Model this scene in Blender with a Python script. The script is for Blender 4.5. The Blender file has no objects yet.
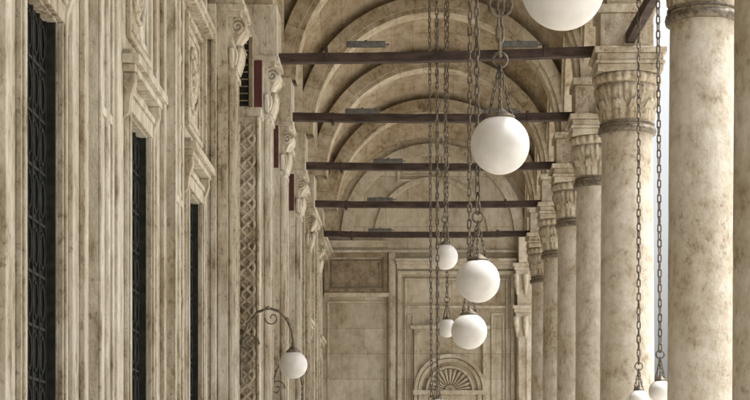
import bpy, math, random
from mathutils import Vector, Matrix
random.seed(7)
pi=math.pi
scene=bpy.context.scene

# ------------------------------------------------------------------ materials
def new_mat(name):
    m=bpy.data.materials.new(name); m.use_nodes=True
    nt=m.node_tree; nt.nodes.clear()
    out=nt.nodes.new('ShaderNodeOutputMaterial'); b=nt.nodes.new('ShaderNodeBsdfPrincipled')
    nt.links.new(b.outputs[0],out.inputs[0])
    return m,nt,b
def ramp(nt,stops):
    r=nt.nodes.new('ShaderNodeValToRGB'); e=r.color_ramp.elements
    while len(e)<len(stops): e.new(0.5)
    for i,(p,c) in enumerate(stops):
        e[i].position=p; e[i].color=(c[0],c[1],c[2],1) if len(c)==3 else c
    return r
def noise(nt,vec,scale,detail=4,rough=.6,dist=0.):
    n=nt.nodes.new('ShaderNodeTexNoise'); n.inputs['Scale'].default_value=scale
    n.inputs['Detail'].default_value=detail; n.inputs['Roughness'].default_value=rough
    n.inputs['Distortion'].default_value=dist
    nt.links.new(vec,n.inputs['Vector']); return n
def mapping(nt,src,scale=(1,1,1),loc=(0,0,0)):
    m=nt.nodes.new('ShaderNodeMapping'); m.inputs['Scale'].default_value=scale; m.inputs['Location'].default_value=loc
    nt.links.new(src,m.inputs['Vector']); return m.outputs[0]
def mix(nt,fac,a,b,mode='MIX'):
    x=nt.nodes.new('ShaderNodeMix'); x.data_type='RGBA'; x.blend_type=mode
    for v,i in ((fac,0),(a,6),(b,7)):
        if isinstance(v,(int,float)): x.inputs[i].default_value=v
        elif isinstance(v,tuple): x.inputs[i].default_value=(v[0],v[1],v[2],1)
        else: nt.links.new(v,x.inputs[i])
    return x.outputs[2]

def stone(name,cols,vstretch=.45,s=1.0,stain=.6,bump=.5,brick=None,pits=.6,rough=.75,seed=0,stainp=(.50,.70),bfac=.4):
    m,nt,b=new_mat(name)
    tc=nt.nodes.new('ShaderNodeTexCoord')
    o=mapping(nt,tc.outputs['Object'],(1,1,vstretch),(seed,seed*2.3,seed*.7))
    o2=mapping(nt,tc.outputs['Object'],(1,1,.7),(seed*3,1,5))
    big=noise(nt,o,.8*s,2,.6)
    med=noise(nt,o,4.5*s,5,.72)
    r1=ramp(nt,[(.28,cols[0]),(.43,cols[1]),(.60,cols[2])]); nt.links.new(med.outputs[0],r1.inputs[0])
    r2=ramp(nt,[(.36,(.72,.66,.57)),(.60,(1,1,1))]); nt.links.new(big.outputs[0],r2.inputs[0])
    c=mix(nt,.75,r1.outputs[0],r2.outputs[0],'MULTIPLY')
    if stain>0:
        ov=mapping(nt,tc.outputs['Object'],(4.5,4.5,.5),(seed*5,0,0))
        st=noise(nt,ov,1.0,3,.7)
        r3=ramp(nt,[(stainp[0],(1,1,1)),(stainp[1],(.45,.37,.28))]); nt.links.new(st.outputs[0],r3.inputs[0])
        c=mix(nt,stain,c,r3.outputs[0],'MULTIPLY')
    vo=noise(nt,o2,13*s,3,.8)
    ad=nt.nodes.new('ShaderNodeMath'); ad.operation='MULTIPLY_ADD'; ad.inputs[1].default_value=.45
    nt.links.new(big.outputs[0],ad.inputs[0]); nt.links.new(vo.outputs[0],ad.inputs[2])
    r4=ramp(nt,[(.53,(.38,.30,.21)),(.65,(1,1,1))]); nt.links.new(ad.outputs[0],r4.inputs[0])
    c=mix(nt,pits,c,r4.outputs[0],'MULTIPLY')
    rf=ramp(nt,[(.3,(.84,.83,.81)),(.7,(1.08,1.08,1.08))]); nt.links.new(vo.outputs[0],rf.inputs[0])
    c=mix(nt,.7,c,rf.outputs[0],'MULTIPLY')
    h=ad.outputs[0]
    if brick:
        if brick[0]=='UV': vec=tc.outputs['UV']
        else:
            sp=nt.nodes.new('ShaderNodeSeparateXYZ'); nt.links.new(tc.outputs['Object'],sp.inputs[0])
            cb=nt.nodes.new('ShaderNodeCombineXYZ')
            nt.links.new(sp.outputs[0 if brick[0]=='XZ' else 1],cb.inputs[0]); nt.links.new(sp.outputs[2],cb.inputs[1]); vec=cb.outputs[0]
        bt=nt.nodes.new('ShaderNodeTexBrick'); nt.links.new(vec,bt.inputs['Vector'])
        bt.inputs['Scale'].default_value=1; bt.inputs['Brick Width'].default_value=brick[1]; bt.inputs['Row Height'].default_value=brick[2]
        bt.inputs['Mortar Size'].default_value=.010; bt.inputs['Mortar Smooth'].default_value=.4; bt.inputs['Bias'].default_value=0
        bt.inputs['Color1'].default_value=(1.0,.98,.95,1); bt.inputs['Color2'].default_value=(.70,.66,.60,1); bt.inputs['Mortar'].default_value=(.36,.30,.23,1)
        c=mix(nt,bfac,c,bt.outputs[0],'MULTIPLY')
    bp=nt.nodes.new('ShaderNodeBump'); bp.inputs['Strength'].default_value=bump; bp.inputs['Distance'].default_value=.03
    nt.links.new(h,bp.inputs['Height']); nt.links.new(bp.outputs[0],b.inputs['Normal'])
    nt.links.new(c,b.inputs['Base Color']); b.inputs['Roughness'].default_value=rough
    b.inputs['Specular IOR Level'].default_value=.25
    return m
def simple(name,c1,c2,scale,rough=.5,metal=0,bump=.2,stretch=(1,1,1),spec=.5):
    m,nt,b=new_mat(name); tc=nt.nodes.new('ShaderNodeTexCoord')
    o=mapping(nt,tc.outputs['Object'],stretch); n=noise(nt,o,scale,3,.65)
    r=ramp(nt,[(.35,c1),(.65,c2)]); nt.links.new(n.outputs[0],r.inputs[0])
    nt.links.new(r.outputs[0],b.inputs['Base Color']); b.inputs['Roughness'].default_value=rough; b.inputs['Metallic'].default_value=metal
    b.inputs['Specular IOR Level'].default_value=spec
    if bump>0:
        bp=nt.nodes.new('ShaderNodeBump'); bp.inputs['Strength'].default_value=bump; bp.inputs['Distance'].default_value=.01
        nt.links.new(n.outputs[0],bp.inputs['Height']); nt.links.new(bp.outputs[0],b.inputs['Normal'])
    return m

M_WALL=stone('alabaster_wall_stone',((.19,.145,.09),(.48,.44,.355),(.64,.61,.54)),.35,1.0,.42,.6,seed=1)
M_COL=stone('alabaster_column_stone',((.28,.23,.165),(.46,.415,.34),(.56,.53,.47)),.9,.9,.22,.4,seed=3,pits=.5)
M_CAP=stone('carved_capital_stone',((.20,.155,.105),(.42,.365,.28),(.52,.48,.40)),.8,1.4,.3,.6,seed=5,pits=.6)
M_CEIL=stone('vault_stone',((.19,.135,.08),(.37,.305,.215),(.48,.42,.325)),1.0,.7,.25,.4,brick=('UV',.9,.5),seed=7,pits=.45,bfac=.55)
M_RIB=stone('arch_rib_stone',((.19,.145,.09),(.40,.345,.26),(.52,.475,.385)),1.0,.8,.25,.4,brick=('UV',.55,2.0),seed=9,pits=.5,bfac=.6)
M_END=stone('end_wall_stone',((.33,.285,.21),(.51,.47,.385),(.60,.57,.495)),.8,.6,.25,.3,brick=('XZ',1.25,.72),seed=11,pits=.3,bfac=.7)
M_ENDT=stone('end_wall_trim_stone',((.27,.22,.155),(.48,.43,.345),(.59,.55,.47)),.8,.9,.25,.4,seed=12,pits=.35)
M_DARKST=stone('dark_marble_stone',((.10,.075,.045),(.22,.175,.12),(.32,.27,.195)),.8,1.0,.3,.4,seed=13,pits=.4)
M_WOOD=simple('painted_brown_wood',(.030,.021,.018),(.072,.050,.042),9,.85,0,.5,(.3,1,1),.3)
M_RED=simple('dark_red_paint',(.05,.013,.012),(.095,.022,.019),10,.7)
M_BRONZE=simple('rusty_chain_iron',(.065,.055,.043),(.22,.185,.135),14,.55,.4,.4)
M_GREEN=simple('dark_green_metal',(.012,.014,.012),(.032,.033,.026),12,.75,.0,.4,spec=.2)
M_PLATE=simple('grey_fixture_metal',(.07,.068,.064),(.14,.138,.13),12,.6,.2)
M_GLOBE=simple('opal_glass',(.585,.58,.57),(.665,.66,.65),6,.33,0,.0)
M_GLASS=simple('dark_window_glass',(.010,.011,.010),(.020,.021,.019),3,.65,0,.0,spec=.12)
M_FLOOR=stone('marble_paving',((.36,.33,.28),(.46,.435,.38),(.53,.505,.455)),1,.5,.0,.2,seed=15,pits=.1,rough=.5)
M_COURT=stone('courtyard_marble',((.64,.615,.56),(.73,.71,.66),(.78,.76,.72)),1,.4,.0,.2,seed=17,pits=.05,rough=.6)

# ------------------------------------------------------------------ builder
class B:
    def __init__(s): s.v=[];s.f=[];s.m=[];s.s=[];s.u=[]
    def add(s,vs,fs,mat=0,smooth=False,uv=None):
        o=len(s.v); s.v+= [tuple(p) for p in vs]
        for f in fs:
            s.f.append([i+o for i in f]); s.m.append(mat); s.s.append(smooth)
            for i in f: s.u.append(uv[i] if uv else (0,0))
    def box(s,x0,x1,y0,y1,z0,z1,mat=0):
        vs=[(x,y,z) for z in (z0,z1) for y in (y0,y1) for x in (x0,x1)]
        s.add(vs,[(0,2,3,1),(4,5,7,6),(0,1,5,4),(1,3,7,5),(3,2,6,7),(2,0,4,6)],mat)
    def quad(s,a,b,c,d,mat=0,uv=None): s.add([a,b,c,d],[(0,1,2,3)],mat,False,uv)
    def lathe(s,prof,c,seg=40,mat=0,mod=None,smooth=True):
        n=len(prof); vs=[]
        for k,(r,z) in enumerate(prof):
            for i in range(seg):
                a=2*pi*i/seg; rr=r+(mod(k,a) if mod else 0)
                vs.append((c[0]+rr*math.cos(a),c[1]+rr*math.sin(a),c[2]+z))
        fs=[(k*seg+i,k*seg+(i+1)%seg,(k+1)*seg+(i+1)%seg,(k+1)*seg+i) for k in range(n-1) for i in range(seg)]
        s.add(vs,fs,mat,smooth)
    def tube(s,pts,r,seg=6,mat=0,closed=False,smooth=True):
        pts=[Vector(p) for p in pts]; n=len(pts); vs=[]
        ref=None
        for i,p in enumerate(pts):
            if closed: t=(pts[(i+1)%n]-pts[i-1])
            else: t=(pts[min(i+1,n-1)]-pts[max(i-1,0)])
            t.normalize()
            if ref is None:
                ref=Vector((0,0,1)) if abs(t.z)<.9 else Vector((1,0,0))
            u=(ref-t*ref.dot(t)); 
            if u.length<1e-4: u=t.orthogonal()
            u.normalize(); ref=u; w=t.cross(u)
            rr=r[i] if isinstance(r,(list,tuple)) else r
            for k in range(seg):
                a=2*pi*k/seg; vs.append(p+u*rr*math.cos(a)+w*rr*math.sin(a))
        m=n if closed else n-1
        fs=[(i*seg+k,i*seg+(k+1)%seg,((i+1)%n)*seg+(k+1)%seg,((i+1)%n)*seg+k) for i in range(m) for k in range(seg)]
        if not closed: fs+= [tuple(range(seg))[::-1],tuple((n-1)*seg+k for k in range(seg))]
        s.add(vs,fs,mat,smooth)
    def extrude_xz(s,prof,y0,y1,mat=0):
        n=len(prof); vs=[(x,y0,z) for x,z in prof]+[(x,y1,z) for x,z in prof]
        fs=[(i,(i+1)%n,n+(i+1)%n,n+i) for i in range(n)]+[tuple(range(n))[::-1],tuple(range(n,2*n))]
        s.add(vs,fs,mat)
    def obj(s,name,mats,parent=None,bevel=0):
        me=bpy.data.meshes.new(name); me.from_pydata(s.v,[],s.f)
        for m in mats: me.materials.append(m)
        me.polygons.foreach_set('material_index',s.m); me.polygons.foreach_set('use_smooth',s.s)
        uv=me.uv_layers.new(name='UVMap'); uv.data.foreach_set('uv',[c for p in s.u for c in p])
        me.update()
        o=bpy.data.objects.new(name,me); scene.collection.objects.link(o)
        if parent: o.parent=parent
        if bevel:
            md=o.modifiers.new('bevel','BEVEL'); md.width=bevel; md.segments=2; md.limit_method='ANGLE'; md.angle_limit=math.radians(50)
        return o
def empty(name):
    e=bpy.data.objects.new(name,None); scene.collection.objects.link(e); return e

# ------------------------------------------------------------------ layout (metres)
COLS=[(3.10,-3.0),(3.10,2.0),(3.10,7.0),(3.10,12.0),(3.16,17.2),(3.22,22.4),(3.03,29.2),(3.03,34.2),(3.03,39.2),(3.03,44.2),(3.03,49.2)]
RY=[c[1] for c in COLS]+[54.0]
ZS=9.1; CX=.1; AV=2.8; RI=2.50; TOP=13.1
WX=-3.05

def vault_z(x,y):
    for a,b in zip(RY[:-1],RY[1:]):
        if a<=y<=b:
            h=(b-a)/2; yc=(a+b)/2
            return ZS+math.sqrt(max(.01,AV*AV+h*h-(x-CX)**2-(y-yc)**2))
    return 12
# vaults
ceil=empty('vaulted_ceiling')
b=B()
N=22
for a,c in zip(RY[:-1],RY[1:]):
    h=(c-a)/2; yc=(a+c)/2; vs=[];uv=[]
    for i in range(N+1):
        for j in range(N+1):
            x=CX-AV*math.cos(pi*i/N); y=yc-h*math.cos(pi*j/N)
            z=ZS+math.sqrt(max(0,AV*AV+h*h-(x-CX)**2-(y-yc)**2))
            vs.append((x,y,z)); uv.append((y+a, math.sqrt(AV*AV+h*h)*math.asin(max(-1,min(1,(x-CX)/math.sqrt(AV*AV+h*h))))))
    fs=[(i*(N+1)+j,(i+1)*(N+1)+j,(i+1)*(N+1)+j+1,i*(N+1)+j+1) for i in range(N) for j in range(N)]
    b.add(vs,fs,0,True,uv)
b.obj('sail_vaults',[M_CEIL],ceil)
# ribs
def arch(b,axis,c,zs,ri,ro,w0,w1,n=36,mat=0,extr=True):
    """axis 'x': spans in x at y in [w0,w1]; axis 'y': spans in y at x in [w0,w1]; c is the centre"""
    def P(r,t,w):
        u=c-r*math.cos(t); z=zs+r*math.sin(t)
        return (u,w,z) if axis=='x' else (w,u,z)
    for k in range(n):
        t0=pi*k/n;t1=pi*(k+1)/n; u0=ri*t0+1;u1=ri*t1+1
        b.quad(P(ri,t0,w0),P(ri,t1,w0),P(ri,t1,w1),P(ri,t0,w1),mat,[(u0,.2),(u1,.2),(u1,w1-w0+.2),(u0,w1-w0+.2)])
        for w in (w0,w1):
            b.quad(P(ri,t0,w),P(ro,t0,w),P(ro,t1,w),P(ri,t1,w),mat,[(u0,.2),(u0,.2+ro-ri),(u1,.2+ro-ri),(u1,.2)])
        if extr: b.quad(P(ro,t0,w0),P(ro,t1,w0),P(ro,t1,w1),P(ro,t0,w1),mat,[(u0,.1),(u1,.1),(u1,.5),(u0,.5)])
b=B()
for y in RY[:-1]:
    arch(b,'x',CX,ZS,RI,AV+.02,y-.27,y+.27)
    arch(b,'x',CX,ZS,RI+.09,AV+.03,y-.34,y-.272)
    arch(b,'x',CX,ZS,RI+.09,AV+.03,y+.272,y+.34)
b.obj('transverse_arches',[M_RIB],ceil)
b=B()
for a,c in zip(RY[:-1],RY[1:]):
    h=(c-a)/2; yc=(a+c)/2
    arch(b,'y',yc,ZS,h-.32,h,2.74,3.33)
    arch(b,'y',yc,ZS,h-.24,h-.02,2.68,2.738)
    arch(b,'y',yc,ZS,h-.32,h,WX,-2.60)
    n=30
    for k in range(n):
        t0=pi*k/n;t1=pi*(k+1)/n; r=h-.002
        p=[(yc-r*math.cos(t),ZS+r*math.sin(t)) for t in (t0,t1)]
        for x in (2.95,3.36):
            b.quad((x,p[0][0],p[0][1]),(x,p[1][0],p[1][1]),(x,p[1][0],TOP),(x,p[0][0],TOP),0,
                   [(p[0][0],p[0][1]),(p[1][0],p[1][1]),(p[1][0],TOP),(p[0][0],TOP)])
b.obj('arcade_arches',[M_RIB],ceil)
b=B()
b.box(-3.6,3.7,-5.5,54.6,TOP,TOP+.3); b.box(3.3,3.95,-5.6,54.7,TOP+.3,TOP+.5)  # unseen slab above the vaults, added to keep the sun out
b.obj('sun_block_roof_slab',[M_CEIL],ceil,.02)

# ------------------------------------------------------------------ columns
def column(x,y,nm='stone_column'):
    e=empty(nm); e.location=(0,0,0)
    b=B()
    sh=[]
    for k in range(30):
        t=k/29; sh.append((.425-.035*t**1.6+random.uniform(-.0015,.0015),.55+t*6.65))
    prof=[(.60,.16),(.60,.26),(.55,.34),(.50,.38),(.50,.43),(.53,.47),(.50,.52),(.43,.55)]+sh
    b.lathe(prof,(x,y,0),44)
    b.box(x-.62,x+.62,y-.62,y+.62,0,.16)
    b.obj('shaft_and_base',[M_COL],e,.012)
    b=B(); b.lathe([(.385,7.2),(.44,7.205),(.45,7.25),(.44,7.30),(.385,7.305)],(x,y,0),44); 
    b.lathe([(.385,7.34),(.425,7.345),(.425,7.37),(.385,7.375)],(x,y,0),44); b.obj('bronze_collar',[M_BRONZE],e)
    b=B(); nl=11
    zz=[7.28,7.38,7.42,7.48,7.55,7.62,7.68,7.74,7.79,7.84,7.88,7.91,7.95]
    base=[.388,.39,.405,.41,.415,.425,.44,.455,.475,.495,.50,.475,.45]
    def mod(k,a):
        if k<2 or k>11: return 0
        f=(a*nl/(2*pi))%1.0; s=abs(f-.5)*2
        tip=1.0 if k<8 else max(0,1-(k-7)*.2*s*2)
        v=.05*(1-s**2.2)*tip-.025
        if abs(f-.5)<.07: v-=.018
        g=((a*nl/(2*pi))+.5)%1.0
        if abs(g-.5)<.10 and k>5: v+=.045
        return v
    b.lathe(list(zip(base,zz)),(x,y,0),176,0,mod)
    for q in range(nl):
        a=2*pi*(q+.5)/nl; ca,sa=math.cos(a),math.sin(a); tx,ty=-sa,ca
        vs=[]
        for w in (-1,-.4,.4,1):
            for rr,z in ((.455,7.56),(.50,7.66),(.53,7.70),(.52,7.655)):
                ww=w*(.085 if rr<.5 else .06)*(1 if rr<.52 else .6); r2=rr-.02*abs(w)
                vs.append((x+r2*ca+ww*tx,y+r2*sa+ww*ty,z-.015*abs(w)))
        b.add(vs,[(i*4+j,(i+1)*4+j,(i+1)*4+j+1,i*4+j+1) for i in range(3) for j in range(3)],0,True)
    b.lathe([(.46,7.94),(.50,7.95),(.525,7.99),(.53,8.04),(.515,8.08),(.47,8.09)],(x,y,0),168,0,lambda k,a:.03*abs(math.sin(a*12))-.018 if 0<k<5 else 0)
    b.obj('leaf_capital',[M_CAP],e)
    b=B()
    b.box(x-.50,x+.50,y-.50,y+.50,8.09,8.20)
    b.box(x-.53,x+.53,y-.53,y+.53,8.202,8.25)
    b.box(x-.50,x+.50,y-.50,y+.50,8.252,8.36); b.box(x-.55,x+.55,y-.55,y+.55,8.362,8.45)
    b.box(x-.45,x+.36,y-.42,y+.42,8.452,8.98); b.box(x-.49,x+.40,y-.46,y+.46,8.982,9.11)
    b.obj('abacus',[M_CAP],e,.014)
for x,y in COLS: column(x,y)

# ------------------------------------------------------------------ tie beams
PIL={29.2:-2.45,34.2:-2.60,39.2:-2.68,44.2:-2.80,49.2:-2.88,22.4:-2.93,17.2:-2.93,12.0:-2.93,7.0:-2.93,2.0:-2.93,-3.0:-2.93}
for x,y in COLS:
    b=B(); xl=PIL[y]-.02
    z0=8.5; dl=-.12 if y==29.2 else -.01
    vs=[]
    n=14
    for i in range(n+1):
        t=i/n; X=xl+(x-.3-xl)*t; z=z0+dl*(1-t)-.03*math.sin(pi*t)+random.uniform(-.006,.006)
        for dy,dz in ((-.08,-.072),(.08,-.072),(.08,.072),(-.08,.072)): vs.append((X,y+dy,z+dz))
    fs=[(i*4+k,i*4+(k+1)%4,(i+1)*4+(k+1)%4,(i+1)*4+k) for i in range(n) for k in range(4)]+[(0,1,2,3),(n*4+3,n*4+2,n*4+1,n*4)]
    b.add(vs,fs)
    b.box(xl+.85,xl+.9,y-.09,y+.09,8.35,8.56); b.box(x-1.3,x-1.25,y-.09,y+.09,8.40,8.59)
    b.obj('wooden_tie_beam',[M_WOOD],None,.01)
    if y>=22:
        for fx in ((-1.0+random.uniform(-.3,.3),1.25+random.uniform(-.2,.2)) if y<36 else (-.9+random.uniform(-.4,.3),)):
            b=B(); b.box(fx-.30,fx+.30,y-.19,y-.085,8.53,8.61); b.box(fx-.27,fx+.27,y-.20,y-.191,8.54,8.60)
            b.box(fx-.02,fx+.02,y-.13,y+.02,8.575,8.64); b.box(fx+.3,fx+.36,y-.16,y-.12,8.555,8.575)
            b.obj('strip_floodlight',[M_PLATE],None,.008)
for (x0,y0),(x1,y1) in zip(COLS[:-1],COLS[1:]):
    b=B(); n=6; vs=[]
    for i in range(n+1):
        t=i/n; X=x0+(x1-x0)*t; Y=y0+.35+(y1-y0-.7)*t
        for dx,dz in ((-.07,-.08),(.07,-.08),(.07,.08),(-.07,.08)): vs.append((X+dx,Y,8.6+dz))
    b.add(vs,[(i*4+k,i*4+(k+1)%4,(i+1)*4+(k+1)%4,(i+1)*4+k) for i in range(n) for k in range(4)])
    b.obj('wooden_tie_beam',[M_WOOD],None,.01)

# ------------------------------------------------------------------ left wall
wall=empty('alabaster_wall')
WIN=[-.2,4.7,9.5,14.85,19.8,24.4,31.7,36.7,41.7,46.7,51.7]
HW=.70; WT=5.5; WB=1.2
b=B(); ys=-5.5
def wq(y0,y1,z0,z1): b.quad((WX,y0,z0),(WX,y1,z0),(WX,y1,z1),(WX,y0,z1))
G=WX-.09
for w in WIN:
    wq(ys,w-HW,0,TOP); wq(w-HW,w+HW,0,WB); wq(w-HW,w+HW,WT,TOP)
    for yy in (w-HW,w+HW): b.quad((WX,yy,WB),(WX,yy,WT),(G-.02,yy,WT),(G-.02,yy,WB))
    for zz in (WB,WT): b.quad((WX,w-HW,zz),(WX,w+HW,zz),(G-.02,w+HW,zz),(G-.02,w-HW,zz))
    ys=w+HW
wq(ys,54,0,TOP)
b.box(-3.6,-3.3,-5.5,54.3,0,TOP)
b.obj('wall_face',[M_WALL],wall)
# windows
for i,w in enumerate(WIN):
    b=B(); b.box(G-.03,G-.01,w-HW,w+HW,WB,WT,0)
    for k in range(6): 
        yy=w-HW+.06+k*(2*HW-.12)/5; b.box(G-.008,G+.012,yy-.014,yy+.014,WB,WT,1)
    z=WB+.1
    while z<WT:
        b.box(G-.006,G+.008,w-HW,w+HW,z-.012,z+.012,1)
        if z+.4<WT:
            for k in range(5):
                yc=w-HW+.06+(k+.5)*(2*HW-.12)/5
                b.tube([(G+.004,yc+.09*math.cos(t*pi/4),z+.21+.15*math.sin(t*pi/4)) for t in range(8)],.010,4,1,True)
        z+=.42
    for yy in (w-HW,w+HW-.035): b.box(G-.009,WX-.012,yy+.001,yy+.034,WB,WT,1)
    b.obj('window_grille',[M_GLASS,M_GREEN],wall)
# trim
b=B()
def strip(y0,y1,p,z0=0.0,z1=8.40): b.box(WX,WX+p,y0,y1,z0,z1)
def fluted(y0,y1,p,z0=0,z1=8.4,n=2):
    b.box(WX,WX+p,y0,y1,z0,z1)
    b.box(WX+p,WX+p+.025,y0+.002,y0+.07,z0+.3,z1-.25); b.box(WX+p,WX+p+.025,y1-.07,y1-.002,z0+.3,z1-.25)
    for zz in (2.2,5.05,7.6): b.box(WX+p,WX+p+.023,y0+.07,y1-.07,zz,zz+.08)
    yc=(y0+y1)/2
    b.tube([(WX+p+.005,yc,z0+.35+.1*k) for k in range(int((z1-.65-z0)/.1))],[.030+.012*(k%4==0) for k in range(int((z1-.65-z0)/.1))],6)
def hood(w):
    for (y0,y1) in ((w-HW-.17,w-HW-.015),(w+HW+.015,w+HW+.17)):
        b.box(WX,WX+.045,y0,y1,WB-.1,WT+.015); b.box(WX+.045,WX+.068,y0+.03,y1-.05,WB,WT)
    b.box(WX,WX+.05,w-HW-.17,w+HW+.17,WT+.016,WT+.17)
    b.box(WX,WX+.075,w-HW-.20,w+HW+.20,WT+.172,WT+.23)
    b.box(WX,WX+.13,w-HW-.26,w+HW+.26,WT+.36,WT+.43)
    b.box(WX,WX+.18,w-HW-.32,w+HW+.32,WT+.432,WT+.52)
    b.box(WX,WX+.10,w-HW-.24,w+HW+.24,WT+.522,WT+.58)
    for yy in (w-HW-.14,w+HW+.14):
        b.extrude_xz([(WX,WT-.1),(WX+.06,WT-.05),(WX+.07,WT+.1),(WX+.12,WT+.25),(WX+.12,WT+.358),(WX,WT+.358)],yy-.065,yy+.065)
    b.box(WX,WX+.09,w-HW-.2,w+HW+.2,WB-.25,WB-.1)
    z0,z1=WT+.75,WT+2.2; y0,y1=w-HW-.05,w+HW+.05
    for q in (0,.13):
        b.box(WX,WX+.05-q*.2,y0+q,y0+.07+q,z0+q,z1-q); b.box(WX,WX+.05-q*.2,y1-.07-q,y1-q,z0+q,z1-q)
        b.box(WX,WX+.048-q*.2,y0+.07+q,y1-.07-q,z0+q,z0+.07+q); b.box(WX,WX+.048-q*.2,y0+.07+q,y1-.07-q,z1-.07-q,z1-q)
    zc=(z0+z1)/2
    for r,t in ((.40,.035),(.26,.03),(.10,.06)):
        b.tube([(WX+.01,w+r*math.cos(a*pi/16),zc+r*math.sin(a*pi/16)) for a in range(32)],t,6,0,True)
    for a in range(12):
        aa=a*pi/6; b.tube([(WX+.01,w+.13*math.cos(aa),zc+.13*math.sin(aa)),(WX+.02,w+.20*math.cos(aa),zc+.20*math.sin(aa)),(WX+.01,w+.25*math.cos(aa),zc+.25*math.sin(aa))],[.015,.035,.015],6,0)
for w in WIN: hood(w)
for y0,y1 in ((-5,-1.3),(.9,3.6),(5.8,8.4),(10.6,13.7)):
    m=(y0+y1)/2
    fluted(m-.35,m+.35,.10); strip(m+.38,m+.55,.045)
    strip(y0+.1,y0+.35,.07); strip(y1-.3,y1-.1,.06)
strip(10.75,11.0,.12)
for m in (17.2,22.15):
    fluted(m-.36,m+.36,.11)
    strip(m-.68,m-.50,.05); strip(m+.50,m+.66,.05)
strip(16.02,16.14,.04); strip(18.25,18.42,.05)
strip(20.95,21.07,.04); strip(23.15,23.28,.04)
strip(25.34,25.42,.07)
for m in (31.7,36.7,41.7,46.7):
    strip(m-1.35,m-1.15,.12); strip(m+1.1,m+1.35,.14); strip(m-1.6,m-1.45,.2); strip(m+1.5,m+1.65,.2)
segs=[(-5,16.80),(17.60,21.75),(22.55,25.5)]
for y0,y1 in segs:
    b.box(WX,WX+.145,y0,y1,7.78,7.86); b.box(WX,WX+.17,y0,y1,7.862,7.94)
b.box(WX,WX+.16,-5.4,54,8.402,8.50); b.box(WX,WX+.24,-5.4,54,8.502,8.58); b.box(WX,WX+.30,-5.4,54,8.582,8.68)
b.box(WX,WX+.20,-5.4,54,.0,.5)
b.obj('pilasters_and_mouldings',[M_WALL],wall,.012)

# deep wall pilasters with console capitals
def pilaster(y,xf,hw=.36,zc=7.45,zt=8.38,red=True):
    e=B()
    e.box(WX,xf-.22,y-hw-.22,y+hw+.22,0,zt-.03)
    e.box(xf-.218,xf-.08,y-hw-.08,y+hw+.08,0,zt-.05)
    e.box(xf-.22,xf,y-hw,y+hw,0,zt-.06)
    for xx in (xf-.20,xf-.05): e.box(xx,xx+.035,y-hw-.10 if xx<xf-.1 else y-hw-.02,y-hw+.01,.6,zc-.1)
    wd=xf-.22-WX
    if wd>.12:
        e.box(WX+.04,WX+.08,y-hw-.245,y-hw-.218,.6,zt-.3); e.box(xf-.28,xf-.24,y-hw-.245,y-hw-.218,.6,zt-.3)
    for k in range(4):
        yy=y-hw+.07+k*(2*hw-.14)/3; e.box(xf,xf+.02,yy-.03,yy+.03,.6,zc-.1)
    e.box(xf-.26,xf+.035,y-hw-.05,y+hw+.05,zc-.07,zc)
    P=[(xf-.25,zc+.002),(xf+.01,zc+.002),(xf+.03,zc+.10),(xf+.02,zc+.22),(xf+.03,zc+.36),(xf+.08,zc+.48),(xf+.15,zc+.56),(xf+.16,zc+.66),(xf+.12,zc+.72),(xf-.25,zc+.72)]
    e.extrude_xz(P,y-hw+.03,y+hw-.03)
    for yy in (y-hw+.02,y+hw-.02):
        pts=[]
        for k in range(26):
            a=k*.5; r=.12*(1-k/27.0); pts.append((xf+.045+r*math.cos(a),yy,zc+.60+r*math.sin(a)))
        e.tube(pts,.026,6)
        pts=[(xf+.0+.03*math.sin(k*.6),yy,zc+.08+k*.045) for k in range(10)]; e.tube(pts,.03,6)
        for q in range(3):
            xx=xf-.20+q*.085
            e.tube([(xx,yy,zc+.03),(xx,yy+(.03 if yy>y else -.03),zc+.18),(xx,yy+(.06 if yy>y else -.06),zc+.30),(xx,yy+(.09 if yy>y else -.09),zc+.28)],[.035,.045,.035,.015],6)
    for q in range(4):
        yy=y-hw+.09+q*(2*hw-.18)/3
        e.tube([(xf+.01,yy,zc+.03),(xf+.05,yy,zc+.2),(xf+.08,yy,zc+.34),(xf+.13,yy,zc+.33)],[.04,.055,.045,.02],6)
    e.box(WX,xf+.10,y-hw-.06,y+hw+.06,zc+.722,zc+.79)
    e.box(WX,xf+.16,y-hw-.12,y+hw+.12,zc+.792,zc+.87)
    e.box(WX,xf+.13,y-hw-.09,y+hw+.09,zc+.872,ZS if red else zt+.1)
    if red: e.box(xf-.20,xf-.09,y-hw-.15,y-hw-.10,zc+.05,zt-.14,1)
    e.obj('console_pilaster',[M_WALL,M_RED],wall,.01)
for y in (29.2,34.2,39.2,44.2,49.2): pilaster(y,PIL[y])
pilaster(26.05,-2.66,.30,7.42,8.30,False)

# lattice pilaster
e=B()
e.box(WX,-2.47,27.5,27.85,0,7.15)
e.box(WX,-2.44,27.46,27.88,7.152,7.28)
e.box(-2.50,-2.465,27.455,27.499,.5,7.14); e.box(-2.84,-2.805,27.455,27.499,.5,7.14)
for k in range(4):
    ph=k*pi/2; pts=[]
    n=int(6.6/.035)
    for i in range(n):
        z=.5+i*.035; pts.append((-2.655+.115*math.sin(2*pi*z/.62+ph),27.485-.02*math.cos(4*pi*z/.62+ph*2+(k%2)*pi),z))
    e.tube(pts,.026,6)
for i in range(22):
    z=.65+i*.31; 
    e.lathe([(0.001,0),(.03,.008),(.04,.0)],(-2.655,27.47,z),8)
e.obj('lattice_carved_pilaster',[M_WALL],wall,.006)
e=B()
e.box(WX,-2.90,26.65,28.3,7.32,8.38,0)
for k in range(7):
    yy=26.7+k*.26; e.box(-2.9,-2.87,yy-.03,yy+.03,7.34,8.36,1)
e.box(-2.9,-2.66,27.9,28.0,7.4,8.40,0); e.box(-2.66,-2.6,27.86,28.04,7.3,8.40,1)
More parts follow.
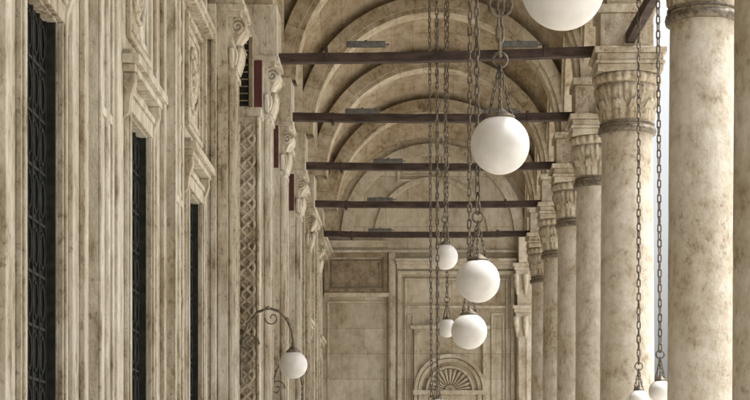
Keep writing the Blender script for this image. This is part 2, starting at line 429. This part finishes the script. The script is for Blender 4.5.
for k in range(9): e.box(-2.88,-2.67,27.87,27.899,7.45+k*.105,7.47+k*.105,1)
e.obj('inscription_screen',[M_GREEN,M_DARKST],wall,.006)

# ------------------------------------------------------------------ end wall
ew=empty('end_wall'); EY=54.0
b=B(); b.box(-3.5,3.5,EY,EY+.4,0,TOP); b.obj('wall_face',[M_END],ew)
b=B()
def fr(x0,x1,z0,z1,t,p,mat=0,bottom=True):
    b.box(x0,x0+t,EY-p,EY,z0,z1,mat); b.box(x1-t,x1,EY-p,EY,z0,z1,mat)
    b.box(x0+t,x1-t,EY-p+.003,EY,z1-t,z1,mat)
    if bottom: b.box(x0+t,x1-t,EY-p+.003,EY,z0,z0+t,mat)
arch(b,'x',CX,ZS,2.30,2.62,EY-.10,EY)
arch(b,'x',CX,ZS,1.55,1.68,EY-.06,EY)
fr(-.93,.42,10.75-.1,12.05-.1,.07,.05); 
fr(-.78,.27,10.82,11.78,.03,.03)
b.box(-3.05,2.95,EY-.10,EY,8.62,8.70)
b.box(-3.0,-1.20,EY-.16,EY,8.78,8.88); b.box(-3.05,-1.16,EY-.22,EY,8.882,8.95)
fr(-3.0,-1.20,7.48,8.70-.09,.12,.10,1)
fr(-2.8,-1.40,7.68,8.40,.04,.05,1)
b.box(-2.84,-1.36,EY-.02,EY,7.64,8.44,1)
b.box(-3.0,-1.16,EY-.14,EY,7.36,7.478)
fr(-2.92,-1.24,1.0,7.25,.05,.03)
b.box(-1.17,-.98,EY-.14,EY,0,8.62)
b.box(-1.13,-1.02,EY-.16,EY-.142,.4,8.4)
b.box(-.96,2.44,EY-.20,EY,8.28,8.36); b.box(-.98,2.46,EY-.26,EY,8.362,8.44); b.box(-.94,2.42,EY-.13,EY,8.16,8.278)
fr(-.92,2.40,0,8.1,.10,.09,0,False); fr(-.72,2.2,0,7.9,.04,.06,0,False)
fr(-.45,1.6,0,6.45,.10,.10,0,False); 
b.box(-.55,1.70,EY-.17,EY,6.452,6.55)
b.box(-.68,2.16,EY-.05,EY,7.05,7.12)
fr(1.74,2.1,2.5,6.9,.04,.04); fr(-.66,-.48,2.5,6.9,.03,.03)
LX,LZ=.57,4.72
arch(b,'x',LX,LZ,.92,1.02,EY-.14,EY); arch(b,'x',LX,LZ,.80,.90,EY-.09,EY); arch(b,'x',LX,LZ,.62,.68,EY-.11,EY)
b.box(LX-1.06,LX+1.06,EY-.15,EY,LZ-.13,LZ-.002)
for k in range(13):
    a=pi*(k+.5)/13; c,s=math.cos(a),math.sin(a)
    b.tube([(LX+.15*c,EY-.02,LZ+.15*s),(LX+.4*c,EY-.04,LZ+.4*s),(LX+.60*c,EY-.03,LZ+.60*s)],[.012,.035,.06],6)
arch(b,'x',LX,LZ,.02,.14,EY-.08,EY,12)
b.box(LX-.9,LX-.78,EY-.12,EY,0,LZ-.132); b.box(LX+.78,LX+.9,EY-.12,EY,0,LZ-.132)
b.box(LX-.775,LX+.775,EY-.02,EY,0,LZ-.30,2)
b.box(LX-.775,LX+.775,EY-.06,EY,LZ-.298,LZ-.132,0)
b.box(LX-.03,LX+.03,EY-.05,EY-.021,0,LZ-.30,1)
b.box(2.47,2.95,EY-.3,EY,0,8.1)
b.box(2.50,2.56,EY-.33,EY-.302,.5,6.9); b.box(2.72,2.78,EY-.33,EY-.302,.5,6.9)
for z in (8.10,6.9):
    b.box(2.38,3.0,EY-.42,EY,z-.002,z+.10); b.box(2.42,3.0,EY-.36,EY,z-.12,z-.004); b.box(2.34,3.0,EY-.46,EY,z+.102,z+.19)
    b.tube([(2.43,EY-.34,z-.14),(2.43,EY-.40,z-.3),(2.46,EY-.34,z-.5),(2.47,EY-.31,z-.7)],[.09,.08,.06,.03],8)
    b.tube([(2.7,EY-.34,z-.14),(2.7,EY-.40,z-.3),(2.7,EY-.34,z-.5),(2.7,EY-.31,z-.7)],[.09,.08,.06,.03],8)
b.box(2.5,3.3,EY-.5,EY,8.3,9.1)
b.obj('panels_and_mouldings',[M_ENDT,M_DARKST,M_GLASS],ew,.01)

# ------------------------------------------------------------------ floor / ground
b=B(); b.box(-3.4,3.9,-6,54.4,-.25,0); b.obj('arcade_floor',[M_FLOOR],None,.01)
b=B(); b.box(3.9,4.3,-6,54.4,-.4,-.13); b.obj('stone_step',[M_FLOOR],None,.01)
b=B(); S=900; b.quad((-S,-S,-.254),(S,-S,-.254),(S,S,-.254),(-S,S,-.254)); b.obj('courtyard_ground',[M_COURT])

# ------------------------------------------------------------------ lamps
def chain(b,p0,p1,L=.125,wd=.062,r=.010,mat=0):
    p0=Vector(p0);p1=Vector(p1); d=p1-p0; n=max(1,int(d.length/(L-2.4*r))); t=d.normalized()
    u=t.orthogonal().normalized(); w=t.cross(u); step=d.length/n; sg=5
    jit=random.uniform(0,pi)
    for i in range(n):
        c=p0+t*(step*(i+.5)); a=(0 if i%2 else pi/2)+jit+random.uniform(-.25,.25)
        x=u*math.cos(a)+w*math.sin(a)
        hl=step/2+r*1.1; hw=wd/2-r; pts=[]
        for k in range(5):
            q=pi*k/4; pts.append(c+t*((hl-hw)+hw*math.sin(q))+x*hw*math.cos(q))
        for k in range(5):
            q=pi+pi*k/4; pts.append(c+t*(-(hl-hw)+hw*math.sin(q))+x*hw*math.cos(q))
        b.tube(pts,r,sg,mat,True)
def globe_lamp(x,y,z,r,top=None,tops=None,big=False):
    e=empty('hanging_globe_lamp')
    g=B(); prof=[]
    n=26
    for k in range(n+1):
        a=-pi/2+ (pi/2+math.radians(66))*k/n
        prof.append((max(.0005,r*math.cos(a)),r*math.sin(a)))
    g.lathe(prof,(x,y,z),48); g.obj('opal_globe',[M_GLOBE],e)
    g=B(); cr=r*.42; h=r*.91
    g.lathe([(cr*.9,h-.01),(cr*1.18,h-.005),(cr*1.2,h+.012),(cr*1.05,h+.02),(cr*.75,h+.035),(cr*.45,h+.06),(cr*.2,h+.075),(cr*.17,h+.11),(.002,h+.115)],(x,y,z),28)
    yz=z+h+.11+r*1.3
    for k in range(3):
        a=2*pi*k/3+.5; chain(g,(x+cr*1.1*math.cos(a),y+cr*1.1*math.sin(a),z+h+.01),(x,y,yz),.06,.034,.006)
    g.tube([(x+.055*math.cos(a*pi/6),y,yz+.04+.055*math.sin(a*pi/6)) for a in range(12)],.011,5,0,True)
    zt=top if top else vault_z(x,y)-.05
    tx=tops if tops else (x,)
    cl=.125 if not big else .14
    chain(g,(x,y,yz+.08),(tx[0],y,zt),cl,.066 if not big else .08,.0105 if not big else .013)
    if big:
        zr=yz+.45
        g.tube([(x+.085*math.cos(a*pi/8),y-.03,zr+.085*math.sin(a*pi/8)) for a in range(16)],.014,6,0,True)
        g.tube([(x+.02,y-.03,zr+.06),(x+.14,y-.03,zr+.10),(x+.2,y-.03,zr+.05)],.012,5)
    g.lathe([(.002,0),(.10,-.005),(.09,-.04),(.02,-.07)],(tx[0],y,zt+.05),16)
    g.obj('chain_and_gallery',[M_BRONZE],e)
R=.225
globe_lamp(.714,10.2,4.35,R,None,(.70,),True)
globe_lamp(.535,14.5,4.31,R,None,(.52,),True)
globe_lamp(.49,19.4,3.84,R,None,(.44,))
globe_lamp(.49,23.75,3.71,R,None,(.52,))
globe_lamp(.26,32.9,5.81,R,None,(.28,))
globe_lamp(.34,38.0,5.04,.19,None,(.36,))
globe_lamp(.13,31.0,2.6,R,None,(.10,))
globe_lamp(.03,36.6,2.9,R,None,(-.02,))
globe_lamp(.16,41.5,3.6,R,None,(.16,))
globe_lamp(3.09,25.5,3.06,.155,11.5,(3.04,))
globe_lamp(3.0,27.3,3.04,.15,10.9,(3.0,))

def bracket_lamp(x0,y,zb,xg,zg,r):
    e=empty('wall_bracket_lamp'); g=B()
    X=lambda t:x0+(xg-x0)*t
    pts=[(X(0),y,zb-.3),(X(.0),y,zb+.05),(X(.03),y,zb+.30),(X(.14),y,zb+.52),(X(.32),y,zb+.68),(X(.52),y,zb+.74),(X(.72),y,zb+.70),(X(.88),y,zb+.58),(X(.97),y,zb+.42),(X(1.0),y,zb+.28)]
    g.tube(pts,.020,8)
    sp=[]
    for k in range(20):
        a=k*.45; rr=.15*(1-k/21); sp.append((X(.16)+rr*math.cos(a),y-.01,zb+.22+rr*math.sin(a)))
    g.tube(sp,.013,6)
    sp=[]
    for k in range(16):
        a=pi+k*.45; rr=.11*(1-k/17); sp.append((X(.60)+rr*math.cos(a),y-.01,zb+.60+rr*math.sin(a)))
    g.tube(sp,.011,6)
    g.tube([(X(-.14),y,zb-.02),(X(0),y,zb+.02),(X(.1),y,zb-.03)],[.03,.022,.03],6)
    g.lathe([(.001,-.06),(.05,-.03),(.055,0),(.03,.04),(.022,.08)],(X(0),y,zb-.3),12)
    g.box(X(0)-.03,X(0)+.03,y,y+.32,zb-.12,zb-.06); g.box(X(0)-.03,X(0)+.03,y,y+.32,zb+.24,zb+.29)
    for t in (3,5,7): p=pts[t]; g.lathe([(.001,-.035),(.035,-.01),(.035,.01),(.001,.035)],p,10)
    h=zg+r*.9
    g.lathe([(r*.5,-.01),(r*.55,.01),(r*.42,.03),(r*.25,.07),(.03,.09),(.03,.13),(.012,.17)],(xg,y,h),20)
    chain(g,(xg,y,h+.15),(X(1.0),y,zb+.27),.06,.04,.008)
    g.obj('iron_bracket',[M_BRONZE],e)
    g=B(); g.lathe([(max(.0005,r*math.cos(a)),r*math.sin(a)) for a in [-pi/2+(pi/2+1.15)*k/22 for k in range(23)]],(xg,y,zg),36)
    g.obj('opal_globe',[M_GLOBE],e)
bracket_lamp(-2.70,27.12,3.60,-1.95,3.53,.2)
bracket_lamp(-2.78,33.45,3.35,-2.25,2.98,.2)

# ------------------------------------------------------------------ light
w=bpy.data.worlds.new('World'); scene.world=w; w.use_nodes=True; nt=w.node_tree
bg=nt.nodes['Background']; sky=nt.nodes.new('ShaderNodeTexSky'); sky.sky_type='NISHITA'; sky.sun_disc=False
EL=math.radians(68); AZ=math.radians(80)
sky.sun_elevation=EL; sky.sun_rotation=AZ; sky.dust_density=8; sky.air_density=1.0; sky.ozone_density=.5
hs=nt.nodes.new('ShaderNodeHueSaturation'); hs.inputs['Saturation'].default_value=.22; hs.inputs['Value'].default_value=2.2
nt.links.new(sky.outputs[0],hs.inputs['Color']); nt.links.new(hs.outputs[0],bg.inputs[0]); bg.inputs[1].default_value=.15
sl=bpy.data.lights.new('sun','SUN'); sl.energy=4.6; sl.angle=math.radians(.5); sl.color=(1,.95,.88)
so=bpy.data.objects.new('sun',sl); scene.collection.objects.link(so)
d=Vector((math.sin(AZ)*math.cos(EL),math.cos(AZ)*math.cos(EL),math.sin(EL)))
so.rotation_euler=d.to_track_quat('Z','Y').to_euler(); so.location=(20,0,40)

cam=bpy.data.cameras.new('camera'); co=bpy.data.objects.new('camera',cam); scene.collection.objects.link(co)
co.location=(0,0,1.6); co.rotation_euler=(pi/2,0,0)
cam.sensor_width=36; cam.lens=36*1900/750; cam.shift_x=-.0733; cam.shift_y=.4; cam.clip_end=3000; cam.clip_start=.1
scene.camera=co
scene.view_settings.view_transform='Standard'; scene.view_settings.look='None'; scene.view_settings.exposure=0
